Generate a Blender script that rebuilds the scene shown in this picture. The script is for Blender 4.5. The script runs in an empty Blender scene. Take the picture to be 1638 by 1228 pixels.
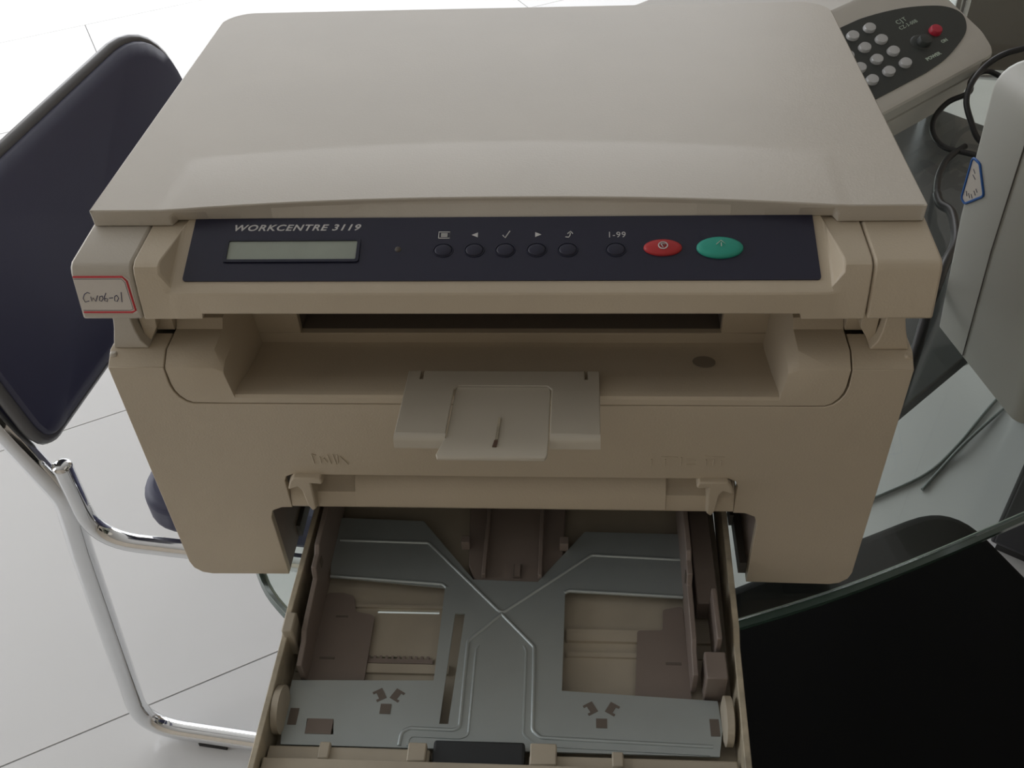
import bpy, bmesh, math, random
from mathutils import Vector, Matrix
random.seed(7)
D = bpy.data
COL = bpy.context.scene.collection
SC = bpy.context.scene
TT = 0.74                      # height of the glass table top

# ------------------------------------------------------------------ camera
cd = D.cameras.new('camera'); cam = D.objects.new('camera', cd); COL.objects.link(cam)
cam.location = (0.04036, -0.37851, TT + 0.52018)
cam.rotation_euler = [math.radians(a) for a in (47.5367, 2.4293, 3.0194)]
cd.sensor_fit = 'HORIZONTAL'; cd.sensor_width = 36.0; cd.lens = 36.0 * 1606.3 / 1638.0
cd.clip_start = 0.02; cd.clip_end = 60
SC.camera = cam
SC.view_settings.view_transform = 'Standard'; SC.view_settings.look = 'None'
SC.view_settings.gamma = 1.0; SC.view_settings.use_curve_mapping = False
SC.view_settings.exposure = -1.62

# ------------------------------------------------------------------ daylight
W = D.worlds.new('overcast_sky'); SC.world = W; W.use_nodes = True
bg = W.node_tree.nodes['Background']
bg.inputs[0].default_value = (0.955, 0.965, 0.99, 1); bg.inputs[1].default_value = 9.0
def portal(name, loc, rot, sx, sy):
    l = D.lights.new(name, 'AREA'); l.shape = 'RECTANGLE'; l.size = sx; l.size_y = sy
    l.cycles.is_portal = True
    o = D.objects.new(name, l); COL.objects.link(o); o.location = loc; o.rotation_euler = rot
RX0, RX1, RY0, RY1, RZ = -3.6, 3.4, -2.6, 4.3, 3.0
portal('window_portal_back', (-1.2, RY1 - .02, 1.5), (math.radians(-90), 0, 0), 4.6, 2.8)
portal('window_portal_left', (RX0 + .02, 1.3, 1.6), (0, math.radians(-90), 0), 2.6, 5.0)

# ------------------------------------------------------------------ materials
def mat(name, col, rough=.5, metal=0.0, spec=.5, noise=0.0, nscale=60, bump=0.0, bscale=400, coat=0.0):
    m = D.materials.new(name); m.use_nodes = True
    nt = m.node_tree; b = nt.nodes['Principled BSDF']
    b.inputs['Base Color'].default_value = (*col, 1); b.inputs['Roughness'].default_value = rough
    b.inputs['Metallic'].default_value = metal; b.inputs['Specular IOR Level'].default_value = spec
    b.inputs['Coat Weight'].default_value = coat
    tc = nt.nodes.new('ShaderNodeTexCoord')
    if noise:
        n = nt.nodes.new('ShaderNodeTexNoise'); n.inputs['Scale'].default_value = nscale; n.inputs['Detail'].default_value = 5
        r = nt.nodes.new('ShaderNodeValToRGB')
        r.color_ramp.elements[0].position = .3; r.color_ramp.elements[1].position = .7
        r.color_ramp.elements[0].color = (*[c * (1 - noise) for c in col], 1)
        r.color_ramp.elements[1].color = (*[min(1, c * (1 + noise)) for c in col], 1)
        nt.links.new(tc.outputs['Object'], n.inputs['Vector']); nt.links.new(n.outputs['Fac'], r.inputs['Fac'])
        nt.links.new(r.outputs['Color'], b.inputs['Base Color'])
    if bump:
        n2 = nt.nodes.new('ShaderNodeTexNoise'); n2.inputs['Scale'].default_value = bscale; n2.inputs['Detail'].default_value = 3
        bp = nt.nodes.new('ShaderNodeBump'); bp.inputs['Strength'].default_value = bump; bp.inputs['Distance'].default_value = .0004
        nt.links.new(tc.outputs['Object'], n2.inputs['Vector']); nt.links.new(n2.outputs['Fac'], bp.inputs['Height'])
        nt.links.new(bp.outputs['Normal'], b.inputs['Normal'])
    return m
M = {}
M['lid'] = mat('lid_plastic', (.53, .49, .425), .42, noise=.03, nscale=14, bump=.25, bscale=900)
M['beige'] = mat('beige_plastic', (.55, .475, .365), .45, noise=.04, nscale=11, bump=.25, bscale=900)  # yellower than the lid plastic
M['flap'] = mat('pale_flap_plastic', (.53, .49, .41), .35, noise=.02, nscale=20)
M['slot'] = mat('dark_slot_plastic', (.16, .135, .115), .6)
M['chassis'] = mat('chassis_plastic', (.10, .09, .08), .6)
M['navy'] = mat('navy_panel_film', (.021, .022, .045), .32, spec=.45, noise=.05, nscale=8)
M['navybtn'] = mat('navy_rubber_button', (.012, .014, .034), .3, spec=.5)
M['lcd'] = mat('lcd_glass', (.33, .37, .32), .12, noise=.06, nscale=40)
M['print'] = mat('white_print', (.62, .62, .62), .6)
M['red'] = mat('red_button', (.50, .035, .04), .4)
M['green'] = mat('green_button', (.03, .37, .28), .4)
M['paper'] = mat('sticker_paper', (.66, .62, .57), .55)
M['redink'] = mat('red_ink', (.60, .05, .06), .6)
M['bluepen'] = mat('dark_pen_ink', (.06, .06, .12), .6)
M['blueink'] = mat('blue_ink', (.02, .12, .42), .5)
M['tray'] = mat('cream_tray_plastic', (.50, .45, .36), .5, noise=.10, nscale=25)
M['traydirt'] = mat('stained_tray_rim', (.46, .41, .31), .5, noise=.35, nscale=60)
M['taupe'] = mat('taupe_guide_plastic', (.26, .215, .19), .5, noise=.06, nscale=30)
M['zinc'] = mat('zinc_lift_plate', (.50, .56, .57), .42, metal=.55, noise=.05, nscale=20)
M['pad'] = mat('black_rubber_pad', (.035, .04, .045), .55)
M['chrome'] = mat('chrome', (.78, .79, .80), .07, metal=1.0)
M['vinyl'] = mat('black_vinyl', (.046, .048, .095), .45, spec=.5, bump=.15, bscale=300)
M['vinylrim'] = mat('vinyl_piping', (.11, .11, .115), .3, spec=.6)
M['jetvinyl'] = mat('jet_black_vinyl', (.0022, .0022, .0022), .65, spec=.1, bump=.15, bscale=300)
M['rubber'] = mat('rubber', (.02, .02, .02), .7)
M['cable'] = mat('black_cable', (.012, .012, .013), .4)
M['greycable'] = mat('grey_cable', (.16, .18, .17), .5)
M['white_case'] = mat('white_case_plastic', (.47, .475, .44), .4, noise=.03, nscale=9)
M['grey_case'] = mat('warm_grey_case', (.60, .58, .535), .5, noise=.03, nscale=12)
M['darkpanel'] = mat('dark_green_grey_panel', (.036, .042, .040), .45)
M['silver'] = mat('silver_button', (.56, .57, .58), .35, metal=.2)
M['redknob'] = mat('red_push_button', (.5, .02, .05), .35)
M['mint'] = mat('pale_green_print', (.50, .60, .52), .6)
M['orange'] = mat('orange_card', (.75, .30, .10), .6)
M['brown'] = mat('brown_slot', (.12, .07, .05), .6)
M['edge'] = mat('glass_edge_green', (.045, .085, .068), .12, spec=.8)
M['edgeglint'] = mat('glass_edge_glint', (.62, .70, .64), .25)  # pale colour imitating light caught in the glass edge
M['tile'] = mat('white_glossy_tile', (.69, .69, .685), .13, spec=.5, noise=.02, nscale=3)
M['grout'] = mat('grey_grout', (.33, .32, .31), .8)
M['wall'] = mat('white_wall_paint', (.50, .44, .36), .8)
M['ceil'] = mat('white_ceiling_paint', (.52, .51, .49), .9)
M['frame'] = mat('white_window_frame', (.75, .75, .75), .4)
M['cabinet'] = mat('dark_cabinet_laminate', (.02, .02, .024), .35)
def glassmat():
    m = D.materials.new('green_table_glass'); m.use_nodes = True; nt = m.node_tree; nt.nodes.clear()
    o = nt.nodes.new('ShaderNodeOutputMaterial'); t = nt.nodes.new('ShaderNodeBsdfTransparent'); g = nt.nodes.new('ShaderNodeBsdfGlossy')
    f = nt.nodes.new('ShaderNodeFresnel'); mx = nt.nodes.new('ShaderNodeMixShader')
    t.inputs[0].default_value = (.93, .97, .95, 1); g.inputs['Roughness'].default_value = .01; f.inputs['IOR'].default_value = 1.5
    ge = nt.nodes.new('ShaderNodeNewGeometry'); mr = nt.nodes.new('ShaderNodeMapRange')      # same reflectance from either side of the sheet
    mr.inputs['To Min'].default_value = 1.5; mr.inputs['To Max'].default_value = 1 / 1.5
    nt.links.new(ge.outputs['Backfacing'], mr.inputs['Value']); nt.links.new(mr.outputs[0], f.inputs['IOR'])
    nt.links.new(f.outputs[0], mx.inputs[0]); nt.links.new(t.outputs[0], mx.inputs[1]); nt.links.new(g.outputs[0], mx.inputs[2])
    nt.links.new(mx.outputs[0], o.inputs[0]); return m
M['glass'] = glassmat()

# ------------------------------------------------------------------ helpers
def link(name, me, parent=None, m=None):
    o = D.objects.new(name, me); COL.objects.link(o)
    if m is not None and hasattr(me, 'materials'): me.materials.append(M[m] if isinstance(m, str) else m)
    if parent is not None: o.parent = parent
    return o
def finish(bm, name, m, parent, bevel=0.0, seg=2, smooth=35):
    bmesh.ops.recalc_face_normals(bm, faces=bm.faces)
    me = D.meshes.new(name); bm.to_mesh(me); bm.free()
    for p in me.polygons: p.use_smooth = True
    me.set_sharp_from_angle(angle=math.radians(smooth))
    o = link(name, me, parent, m)
    if bevel:
        b = o.modifiers.new('bevel', 'BEVEL'); b.width = bevel; b.segments = seg; b.limit_method = 'ANGLE'; b.angle_limit = math.radians(40)
        b.harden_normals = False
    return o
def bm_box(bm, x0, x1, y0, y1, z0, z1):
    v = [bm.verts.new(p) for p in ((x0,y0,z0),(x1,y0,z0),(x1,y1,z0),(x0,y1,z0),(x0,y0,z1),(x1,y0,z1),(x1,y1,z1),(x0,y1,z1))]
    for f in ((0,3,2,1),(4,5,6,7),(0,1,5,4),(1,2,6,5),(2,3,7,6),(3,0,4,7)): bm.faces.new([v[i] for i in f])
def box(name, x0, x1, y0, y1, z0, z1, m, parent, bevel=0.0):
    bm = bmesh.new(); bm_box(bm, x0, x1, y0, y1, z0, z1); return finish(bm, name, m, parent, bevel)
def boxes(name, lst, m, parent, bevel=0.0):
    bm = bmesh.new()
    for b in lst: bm_box(bm, *b)
    return finish(bm, name, m, parent, bevel)
def bm_prism(bm, poly, f0, f1):
    """poly: 2D points; f0/f1 map a 2D point to 3D for each end. Concave caps are triangulated."""
    a = [bm.verts.new(f0(p)) for p in poly]; b = [bm.verts.new(f1(p)) for p in poly]; n = len(poly)
    fa = bm.faces.new(a[::-1]); fb = bm.faces.new(b)
    for i in range(n): bm.faces.new((a[i], a[(i+1) % n], b[(i+1) % n], b[i]))
    return fa, fb
def each(name, lst, m, parent, bevel=0.0):
    return [box(name, *b, m, parent, bevel) for b in lst]
def prism_y(name, poly, y0, y1, m, parent, bevel=0.0, smooth=35):     # polygon in x-z
    bm = bmesh.new(); bm_prism(bm, poly, lambda p: (p[0], y0, p[1]), lambda p: (p[0], y1, p[1])); return finish(bm, name, m, parent, bevel, smooth=smooth)
def prism_z(name, poly, z0, z1, m, parent, bevel=0.0, smooth=35):     # polygon in x-y
    bm = bmesh.new(); bm_prism(bm, poly, lambda p: (p[0], p[1], z0), lambda p: (p[0], p[1], z1)); return finish(bm, name, m, parent, bevel, smooth=smooth)
def prism_x(name, poly, x0, x1, m, parent, bevel=0.0, smooth=35):     # polygon in y-z
    bm = bmesh.new(); bm_prism(bm, poly, lambda p: (x0, p[0], p[1]), lambda p: (x1, p[0], p[1])); return finish(bm, name, m, parent, bevel, smooth=smooth)
def loft(name, rings, m, parent, bevel=0.0, closed=True, caps=True, smooth=35):
    bm = bmesh.new(); vs = [[bm.verts.new(p) for p in r] for r in rings]; n = len(rings[0])
    for a, b in zip(vs, vs[1:]):
        for i in range(n if closed else n - 1): bm.faces.new((a[i], a[(i+1) % n], b[(i+1) % n], b[i]))
    if caps: bm.faces.new(vs[0][::-1]); bm.faces.new(vs[-1])
    bmesh.ops.remove_doubles(bm, verts=bm.verts, dist=1e-6)
    return finish(bm, name, m, parent, bevel, smooth=smooth)
def rounded(poly, r, seg=5):
    """round the corners of a 2D polygon; r is one radius or one per corner"""
    out = []; n = len(poly)
    for i in range(n):
        ri = r[i] if isinstance(r, (list, tuple)) else r
        p = Vector(poly[i]); a = Vector(poly[i-1]) - p; b = Vector(poly[(i+1) % n]) - p
        if ri <= 0: out.append(tuple(p)); continue
        ang = a.angle(b); d = min(ri / math.tan(ang / 2), a.length * .49, b.length * .49)
        p0 = p + a.normalized() * d; p1 = p + b.normalized() * d
        for k in range(seg + 1):
            t = k / seg; out.append(tuple(p0 * (1-t)**2 + p * 2*t*(1-t) + p1 * t*t))
    return out
def spline(pts, sub=6, closed=False):
    P = [Vector(p) for p in pts]; n = len(P); out = []
    rng = n if closed else n - 1
    for i in range(rng):
        p0 = P[(i-1) % n] if closed or i > 0 else P[i]; p1 = P[i]; p2 = P[(i+1) % n]
        p3 = P[(i+2) % n] if closed or i + 2 < n else p2
        for k in range(sub):
            t = k / sub
            out.append(.5 * ((2*p1) + (p2-p0)*t + (2*p0-5*p1+4*p2-p3)*t*t + (3*p1-p0-3*p2+p3)*t**3))
    if not closed: out.append(P[-1])
    return out
def round_path(pts, r, seg=8):
    """polyline with rounded corners, 3D"""
    P = [Vector(p) for p in pts]; out = [P[0]]
    for i in range(1, len(P) - 1):
        ri = r[i-1] if isinstance(r, (list, tuple)) else r
        p = P[i]; a = P[i-1] - p; b = P[i+1] - p; ang = a.angle(b)
        if ang > 3.1: out.append(p); continue
        d = min(ri / math.tan(ang / 2), a.length * .49, b.length * .49)
        p0 = p + a.normalized() * d; p1 = p + b.normalized() * d
        for k in range(seg + 1):
            t = k / seg; out.append(p0 * (1-t)**2 + p * 2*t*(1-t) + p1 * t*t)
    out.append(P[-1]); return out
def bm_tube(bm, path, r, n=10, closed=False, cap=True):
    P = [Vector(p) for p in path]; N = len(P); rings = []; prev = None
    for i in range(N):
        if closed: t = P[(i+1) % N] - P[i-1]
        else: t = P[min(i+1, N-1)] - P[max(i-1, 0)]
        t.normalize()
        if prev is None:
            up = Vector((0,0,1)) if abs(t.z) < .9 else Vector((1,0,0)); u = t.cross(up).normalized()
        else:
            u = prev - t * prev.dot(t)
            u.normalize()
        prev = u; v = t.cross(u); ri = r[i] if isinstance(r, (list, tuple)) else r
        rings.append([bm.verts.new(P[i] + (u * math.cos(2*math.pi*k/n) + v * math.sin(2*math.pi*k/n)) * ri) for k in range(n)])
    for i in range(N if closed else N - 1):
        a, b = rings[i], rings[(i+1) % N]
        for k in range(n): bm.faces.new((a[k], a[(k+1) % n], b[(k+1) % n], b[k]))
    if cap and not closed: bm.faces.new(rings[0][::-1]); bm.faces.new(rings[-1])
def tube(name, path, r, m, parent=None, n=10, closed=False):
    bm = bmesh.new(); bm_tube(bm, path, r, n, closed); return finish(bm, name, m, parent, smooth=50)
def strokes(name, paths, r, m, parent):
    for p in paths: o = tube(name, p, r, m, parent, 5)
    return o
def disc_poly(rx, ry, n=28, cx=0, cy=0): return [(cx + rx*math.cos(2*math.pi*k/n), cy + ry*math.sin(2*math.pi*k/n)) for k in range(n)]
def text(name, body, size, matrix, m, parent, shear=0.0, sx=1.0, offset=0.0, ext=.0001, align='LEFT', spacing=1.0):
    c = D.curves.new(name, 'FONT'); c.body = body; c.size = size; c.shear = shear; c.offset = offset; c.extrude = ext
    c.align_x = align; c.space_character = spacing; c.materials.append(M[m]); c.resolution_u = 3
    t = D.objects.new(name, c); COL.objects.link(t); bpy.context.view_layer.update()
    me = D.meshes.new_from_object(t.evaluated_get(bpy.context.evaluated_depsgraph_get())); D.objects.remove(t); D.curves.remove(c)
    me.name = name; o = link(name, me, parent); o.matrix_local = matrix @ Matrix.Diagonal((sx, 1, 1, 1)); return o
def empty(name, loc, rz=0.0):
    o = D.objects.new(name, None); COL.objects.link(o); o.location = loc; o.rotation_euler = (0, 0, rz); o.empty_display_size = .05; return o
def tag(o, label, cat, group=None):
    o['label'] = label; o['category'] = cat
    if group: o['group'] = group
    return o
def frame(o, ex, ey, ez):
    m = Matrix.Identity(4)
    for i, v in enumerate((ex, ey, ez)):
        for k in range(3): m[k][i] = v[k]
    m[0][3], m[1][3], m[2][3] = o; return m
def struct(o): o['kind'] = 'structure'; return o

# ------------------------------------------------------------------ room
fl = struct(box('floor', RX0, RX1, RY0, RY1, -.10, -.003, 'grout', None))
ta = math.radians(29.0); te = Vector((math.cos(ta), math.sin(ta))); tn = Vector((-te.y, te.x)); TS = .634; TL = 1.268
bmt = bmesh.new(); bm_box(bmt, .0012, TL - .0012, .0012, TS - .0012, -.008, 0)
tile_mesh = D.meshes.new('tile'); bmesh.ops.recalc_face_normals(bmt, faces=bmt.faces); bmt.to_mesh(tile_mesh); bmt.free(); tile_mesh.materials.append(M['tile'])
for j in range(-7, 9):
    for i in range(-6, 7):
        o = te * (i * TL - 1.95 + (TL / 2 if j % 2 else 0)) + tn * (.557 + j * TS)
        c = o + te * TL / 2 + tn * TS / 2
        if RX0 + .75 < c.x < RX1 - .75 and RY0 + .75 < c.y < RY1 - .72:
            t = link('tile', tile_mesh, fl); t.location = (o.x, o.y, random.uniform(-.0003, .0)); t.rotation_euler = (0, 0, ta)
# strips of white border along the walls complete the floor
b = .75
struct(boxes('trim_1', [(RX0, RX1, RY1 - 1.25, RY1, -.006, -.0015), (RX0, RX1, RY0, RY0 + 1.25, -.006, -.0015), (RX0, RX0 + 1.25, RY0 + 1.2505, RY1 - 1.2505, -.006, -.0015), (RX1 - 1.25, RX1, RY0 + 1.2505, RY1 - 1.2505, -.006, -.0015)], 'tile', None))
struct(box('ceiling', RX0 - .15, RX1 + .15, RY0 - .15, RY1 + .15, RZ, RZ + .12, 'ceil', None))
struct(box('wall_right', RX1, RX1 + .15, RY0, RY1, -.1, RZ, 'wall', None))
struct(box('wall_front', RX0, RX1, RY0 - .15, RY0, -.1, RZ, 'wall', None))
WX0, WX1, WZ0, WZ1 = -3.5, 1.1, .1, 2.9
struct(boxes('wall_back', [(RX0, WX0, RY1, RY1 + .15, -.1, RZ), (WX1, RX1, RY1, RY1 + .15, -.1, RZ), (WX0, WX1, RY1, RY1 + .15, -.1, WZ0), (WX0, WX1, RY1, RY1 + .15, WZ1, RZ)], 'wall', None))
VY0, VY1, VZ0, VZ1 = -1.2, 3.8, .3, 2.9
struct(boxes('wall_left', [(RX0 - .15, RX0, RY0, VY0, -.1, RZ), (RX0 - .15, RX0, VY1, RY1, -.1, RZ), (RX0 - .15, RX0, VY0, VY1, -.1, VZ0), (RX0 - .15, RX0, VY0, VY1, VZ1, RZ)], 'wall', None))
def window(name, horiz, a0, a1, z0, z1, w, n):
    L = []; t = .05
    def bb(p, q, r, s): return (p, q, w + .04, w + .09, r, s) if horiz else (w - .09, w - .04, p, q, r, s)
    L += [bb(a0, a1, z0, z0 + t), bb(a0, a1, z1 - t, z1)]
    for k in range(n + 1):
        c = a0 + (a1 - a0) * k / n; c = min(max(c, a0 + t/2), a1 - t/2); L.append(bb(c - t/2, c + t/2, z0 + t, z1 - t))
    return struct(boxes(name, L, 'frame', None))
window('window_1', True, WX0, WX1, WZ0, WZ1, RY1, 1)
window('window_2', False, VY0, VY1, VZ0, VZ1, RX0, 4)

# ------------------------------------------------------------------ glass table
gt = tag(empty('glass_table', (.45, .45, 0)), 'green-edged clear glass table with a curved edge, carrying the beige printer', 'table')
outl = [(.90,.47),(.75,.325),(.60,.212),(.46,.130),(.33,.064),(.268,.033),(.203,.003),(.14,-.021),(.07,-.045),(0,-.060),(-.06,-.062),(-.11,-.047),(-.144,-.021),(-.167,.008),(-.187,.06),(-.198,.15),(-.19,.30),(-.155,.48),(-.05,.62),(.10,.74),(.26,.87),(.45,.98),(.65,1.04),(.85,1.0),(1.0,.86),(1.02,.65)]
op = [(p.x - .45, p.y - .45) for p in spline([(a, b, 0) for a, b in outl], 5, True)]
GT = .012
o = prism_z('glass_top', op, TT - GT + .0004, TT, 'glass', gt)
# polished green edge: a thin rounded band round the rim
rim = []
cen = Vector((0.0, 0.0))
for i, p in enumerate(op):
    a = Vector(op[i-1]); c = Vector(op[(i+1) % len(op)]); d = (c - a).normalized(); nrm = Vector((d.y, -d.x))
    P = Vector(p)
    rim.append([(*(P + nrm * off), z) for off, z in ((.0003, TT - .0003), (.0030, TT - .0030), (.0034, TT - .006), (.0030, TT - .0090), (.0003, TT - GT), (-.0012, TT - .006))])
bm = bmesh.new(); vs = [[bm.verts.new(p) for p in r] for r in rim]
for i in range(len(vs)):
    a, c = vs[i], vs[(i+1) % len(vs)]
    for k in range(6): bm.faces.new((a[k], a[(k+1) % 6], c[(k+1) % 6], c[k]))
e_ = finish(bm, 'polished_edge', 'edge', gt, smooth=20); e_['label'] = 'green polished glass edge'
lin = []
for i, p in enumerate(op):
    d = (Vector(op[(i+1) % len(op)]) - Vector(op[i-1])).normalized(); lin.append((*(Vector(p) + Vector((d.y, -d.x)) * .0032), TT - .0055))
tube('edge_glint', lin, .0018, 'edgeglint', gt, 6, closed=True)['label'] = 'pale line standing in for the glint along the glass edge'  # pale tube painted in place of the reflected line on the edge
shA, shB = Vector((.72, .694)), Vector((-.694, .72))
def sh(a, b): v = shA * a + shB * b; return (v.x - .45, v.y - .45)
o = prism_z('lower_shelf', rounded([sh(.52, .053), sh(1.27, .053), sh(1.27, .45), sh(.52, .45)], .01, 3), .430, .450, 'cabinet', gt, bevel=.002); o['label'] = 'black board under the glass'
for a, b in ((.56, .10), (1.22, .10), (1.22, .40), (.56, .40)):
    x, y = sh(a, b)
    tube('leg', [(x, y, .0), (x, y, TT - GT - .006)], .016, 'chrome', gt, 14)
    tube('leg_disc', [(x, y, TT - GT - .006), (x, y, TT - GT)], .028, 'chrome', gt, 16)

# ------------------------------------------------------------------ printer
pr = tag(empty('multifunction_printer', (0, 0, TT)), 'beige desktop copier-printer with dark blue control panel and open paper tray, on the glass table', 'printer')

# scanner lid ------------------------------------------------------
def lidz(y): return .257 - (y - .034) * .02819
def lipy(x): return .0335 + .0096 * max(0, 1 - (abs(x) / .1605) ** 2.2)
def raisey(x): return .0800 + .0155 * max(0, 1 - (x / .165) ** 2)
LR = .020
xs = []
for k in range(7):
    a = math.pi / 2 * k / 6; xs.append(-.2025 + LR * (1 - math.cos(a)))
xs += [-.1690, -.1665, -.1625, -.1605] + [-.1605 + .321 * k / 20 for k in range(1, 20)]
xs = xs + [-x for x in xs[:7+4]][::-1]
rings = []
for x in xs:
    ax = abs(x); d = max(0, ax - (.2025 - LR)); yb = .293 - LR + math.sqrt(max(0, LR*LR - d*d))
    inner = ax <= .1606
    up = 0.00035 if ax < .1630 else 0.0
    yl = lipy(x) if inner else .0335
    ye = .0378 if inner else .0338
    ze = .2484 if inner else .2477
    ym = yl + .0002; zm = lidz(yl) - .0024 if inner else lidz(yl) - .004
    yr = raisey(x)
    rings.append([(x, yb, .2478), (x, yb, lidz(yb)), (x, yr + .008, lidz(yr + .008)), (x, yr + .004, lidz(yr + .004)), (x, yr, lidz(yr) + up), (x, yl, lidz(yl) + up), (x, ym, zm), (x, ye, ze), (x, .06, .2478)])
lid = loft('scanner_lid', rings, 'lid', pr, bevel=.0011, smooth=9)

# scanner housing (centre piece with the sloping bezel) --------------
bz = math.tan(math.radians(21.27))
def pz(y): return .2355 + (y - .0038) * bz         # bezel plane
def housing():
    R = []
    for x in [-.1733, -.1605, -.1570, -.1550, -.1440, -.1434, -.075, 0, .075, .1434, .1440, .1550, .1570, .1605, .1733]:
        ax = abs(x); low = .2181 if ax > .1437 else .2213
        if ax > .159: top = [(.20, .2474), (.0345, .2474), (.006, .2468), (.0025, .2452), (.0010, .2424), (-.0014, .2320)]
        elif ax > .1560: top = [(.20, .2474), (.0378, .2474), (.032, pz(.032) + .0008), (.012, pz(.012) + .0007), (.001, pz(.001) + .0004), (-.0022, pz(-.0022) - .0004)]
        else: top = [(.20, .2474), (.0395, .2484), (.0385, pz(.0382)), (.012, pz(.012)), (.0005, pz(.0005)), (-.0026, pz(-.0026) - .0003)]
        R.append([(x, .20, low)] + [(x, a, b) for a, b in top] + [(x, -.0036, low)])
    return R
loft('scanner_housing', housing(), 'beige', pr, bevel=.0009, smooth=30)
prof = [(.285, .2181), (.285, .2474), (.0345, .2474), (.0055, .2466), (.0028, .2452), (.0012, .2424), (-.0036, .2181)]
for s in (-1, 1):
    prism_x('side_cover', prof, s * .1739, s * .2045, 'beige' if s > 0 else 'lid', pr, bevel=.0014)  # left cover takes the paler plastic to imitate window light on that side
box('housing_back', -.1733, .1733, .2005, .285, .2185, .2474, 'beige', pr)

# control panel ------------------------------------------------------
th = math.radians(21.27); PU = Vector((0, math.cos(th), math.sin(th))); PN = Vector((0, -math.sin(th), math.cos(th))); PX = Vector((1, 0, 0))
def PM(x, s, h=0.0): return frame(Vector((x, .0038, .2355)) + PU * s + PN * h, PX, PU, PN)
cp = empty('control_panel', (0, 0, 0)); cp.parent = pr; cp.matrix_local = PM(0, 0, 0)
cp['label'] = 'dark blue control panel'
LM = lambda x, s, h=0.0: Matrix.Translation((x, s, h))
pp = rounded([(-.1518, 0), (.1518, 0), (.1511, .0364), (-.1512, .0364)], [.0018, .0018, 0, 0], 4)
bm = bmesh.new(); bm_prism(bm, pp, lambda p: (p[0], p[1], -.0002), lambda p: (p[0], p[1], .0007)); finish(bm, 'panel_film', 'navy', cp)
bm = bmesh.new()
fr = rounded([(-.1336, .0103), (-.0664, .0103), (-.0664, .0238), (-.1336, .0238)], .0015, 3)
fi = rounded([(-.1318, .0118), (-.0680, .0118), (-.0680, .0226), (-.1318, .0226)], .0008, 3)
a = [bm.verts.new((*p, .0008)) for p in fr]; b2 = [bm.verts.new((*p, .0016)) for p in fr]; c = [bm.verts.new((*p, .0016)) for p in fi]; d = [bm.verts.new((*p, .0008)) for p in fi]
for q, w in ((a, b2), (b2, c), (c, d)):
    for i in range(len(q)): bm.faces.new((q[i], q[(i+1) % len(q)], w[(i+1) % len(q)], w[i]))
finish(bm, 'display_frame', 'navybtn', cp, smooth=40)
bm = bmesh.new(); bm_prism(bm, fi, lambda p: (p[0], p[1], .0005), lambda p: (p[0], p[1], .0009)); o = finish(bm, 'display', 'lcd', cp); o['label'] = 'grey-green blank display'
text('lettering', 'WORKCENTRE 3119', .0050, LM(-.1315, .0290, .0008), 'print', cp, shear=.28, sx=1.28, offset=.00010, spacing=1.12, ext=.00005)
def ellipse_button(name, x, s, rx, ry, h, m, dome=.0006):
    R = [[(x + rx*k*math.cos(2*math.pi*i/32), s + ry*k*math.sin(2*math.pi*i/32), z) for i in range(32)] for k, z in ((1, .0), (1, h*.6), (.93, h*.95), (.75, h + dome*.4), (.4, h + dome))]
    return loft(name, R, m, cp, smooth=50)
def tor(name, x, s, rx, ry, r, m):
    bm = bmesh.new(); bm_tube(bm, [(x + rx*math.cos(2*math.pi*i/32), s + ry*math.sin(2*math.pi*i/32), .0008) for i in range(32)], r, 6, True); return finish(bm, name, m, cp, smooth=60)
for x in (-.0257, -.0106, .0043, .0194, .0343, .0572):
    o = ellipse_button('button', x, .0170, .0043, .0034, .0013, 'navy', .0003); tor('button_ring', x, .0170, .0047, .0038, .00035, 'navybtn')
ellipse_button('indicator_lamp', -.0478, .0177, .0016, .0016, .0010, 'chassis')
rb = ellipse_button('stop_button', .0794, .0177, .0091, .0045, .0022, 'red'); rb['label'] = 'red oval button'
gb = ellipse_button('start_button', .1062, .0175, .0110, .0059, .0024, 'green'); gb['label'] = 'green oval button'
def seg(pts, h): return [(*p, h) for p in pts]
H = .0008
ic = []
x, s = -.0257, .0258
ic += [[(x-.0027, s-.0018, H), (x+.0027, s-.0018, H), (x+.0027, s+.0018, H), (x-.0027, s+.0018, H), (x-.0027, s-.0018, H)]]
ic += [[(x-.0016, s+k, H), (x+.0016, s+k, H)] for k in (-.0008, 0, .0008)]
x = .0044; ic += [[(x-.0016, s-.0002, H), (x-.0004, s-.0018, H), (x+.0018, s+.0022, H)]]
x = .0347; ic += [seg([(x-.0016, s-.0014), (x, s-.0016), (x+.0006, s-.0006), (x+.0008, s+.0008)], H), seg([(x-.0006, s+.0004), (x+.0009, s+.0018), (x+.0020, s+.0004)], H)]
strokes('icon', ic, .00028, 'print', cp)
for x, sg in ((-.0107, -1), (.0199, 1)):
    bm = bmesh.new(); bm_prism(bm, [(x + sg*.0016, s), (x - sg*.0014, s - .0014), (x - sg*.0014, s + .0014)], lambda p: (*p, .0006), lambda p: (*p, .0009)); finish(bm, 'icon', 'print', cp)
text('lettering', '1-99', .0046, LM(.0531, .0240, .0008), 'print', cp, sx=1.0, ext=.00005, spacing=1.1)
x, s = .0794, .0178; h2 = .0031
strokes('stop_mark', [[(x + .0021*math.cos(a*.3927), s + .0019*math.sin(a*.3927), h2) for a in range(17)], seg([(x-.0010, s+.0008), (x+.0010, s+.0008), (x, s-.0010), (x-.0010, s+.0008)], h2)], .0003, 'print', rb)
x, s = .1066, .0178; h2 = .0036
strokes('start_mark', [seg([(x-.0023, s), (x, s+.0023), (x+.0023, s), (x, s-.0023), (x-.0023, s)], h2), seg([(x, s-.0010), (x, s+.0010)], h2)], .00024, 'mint', gb)

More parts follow.
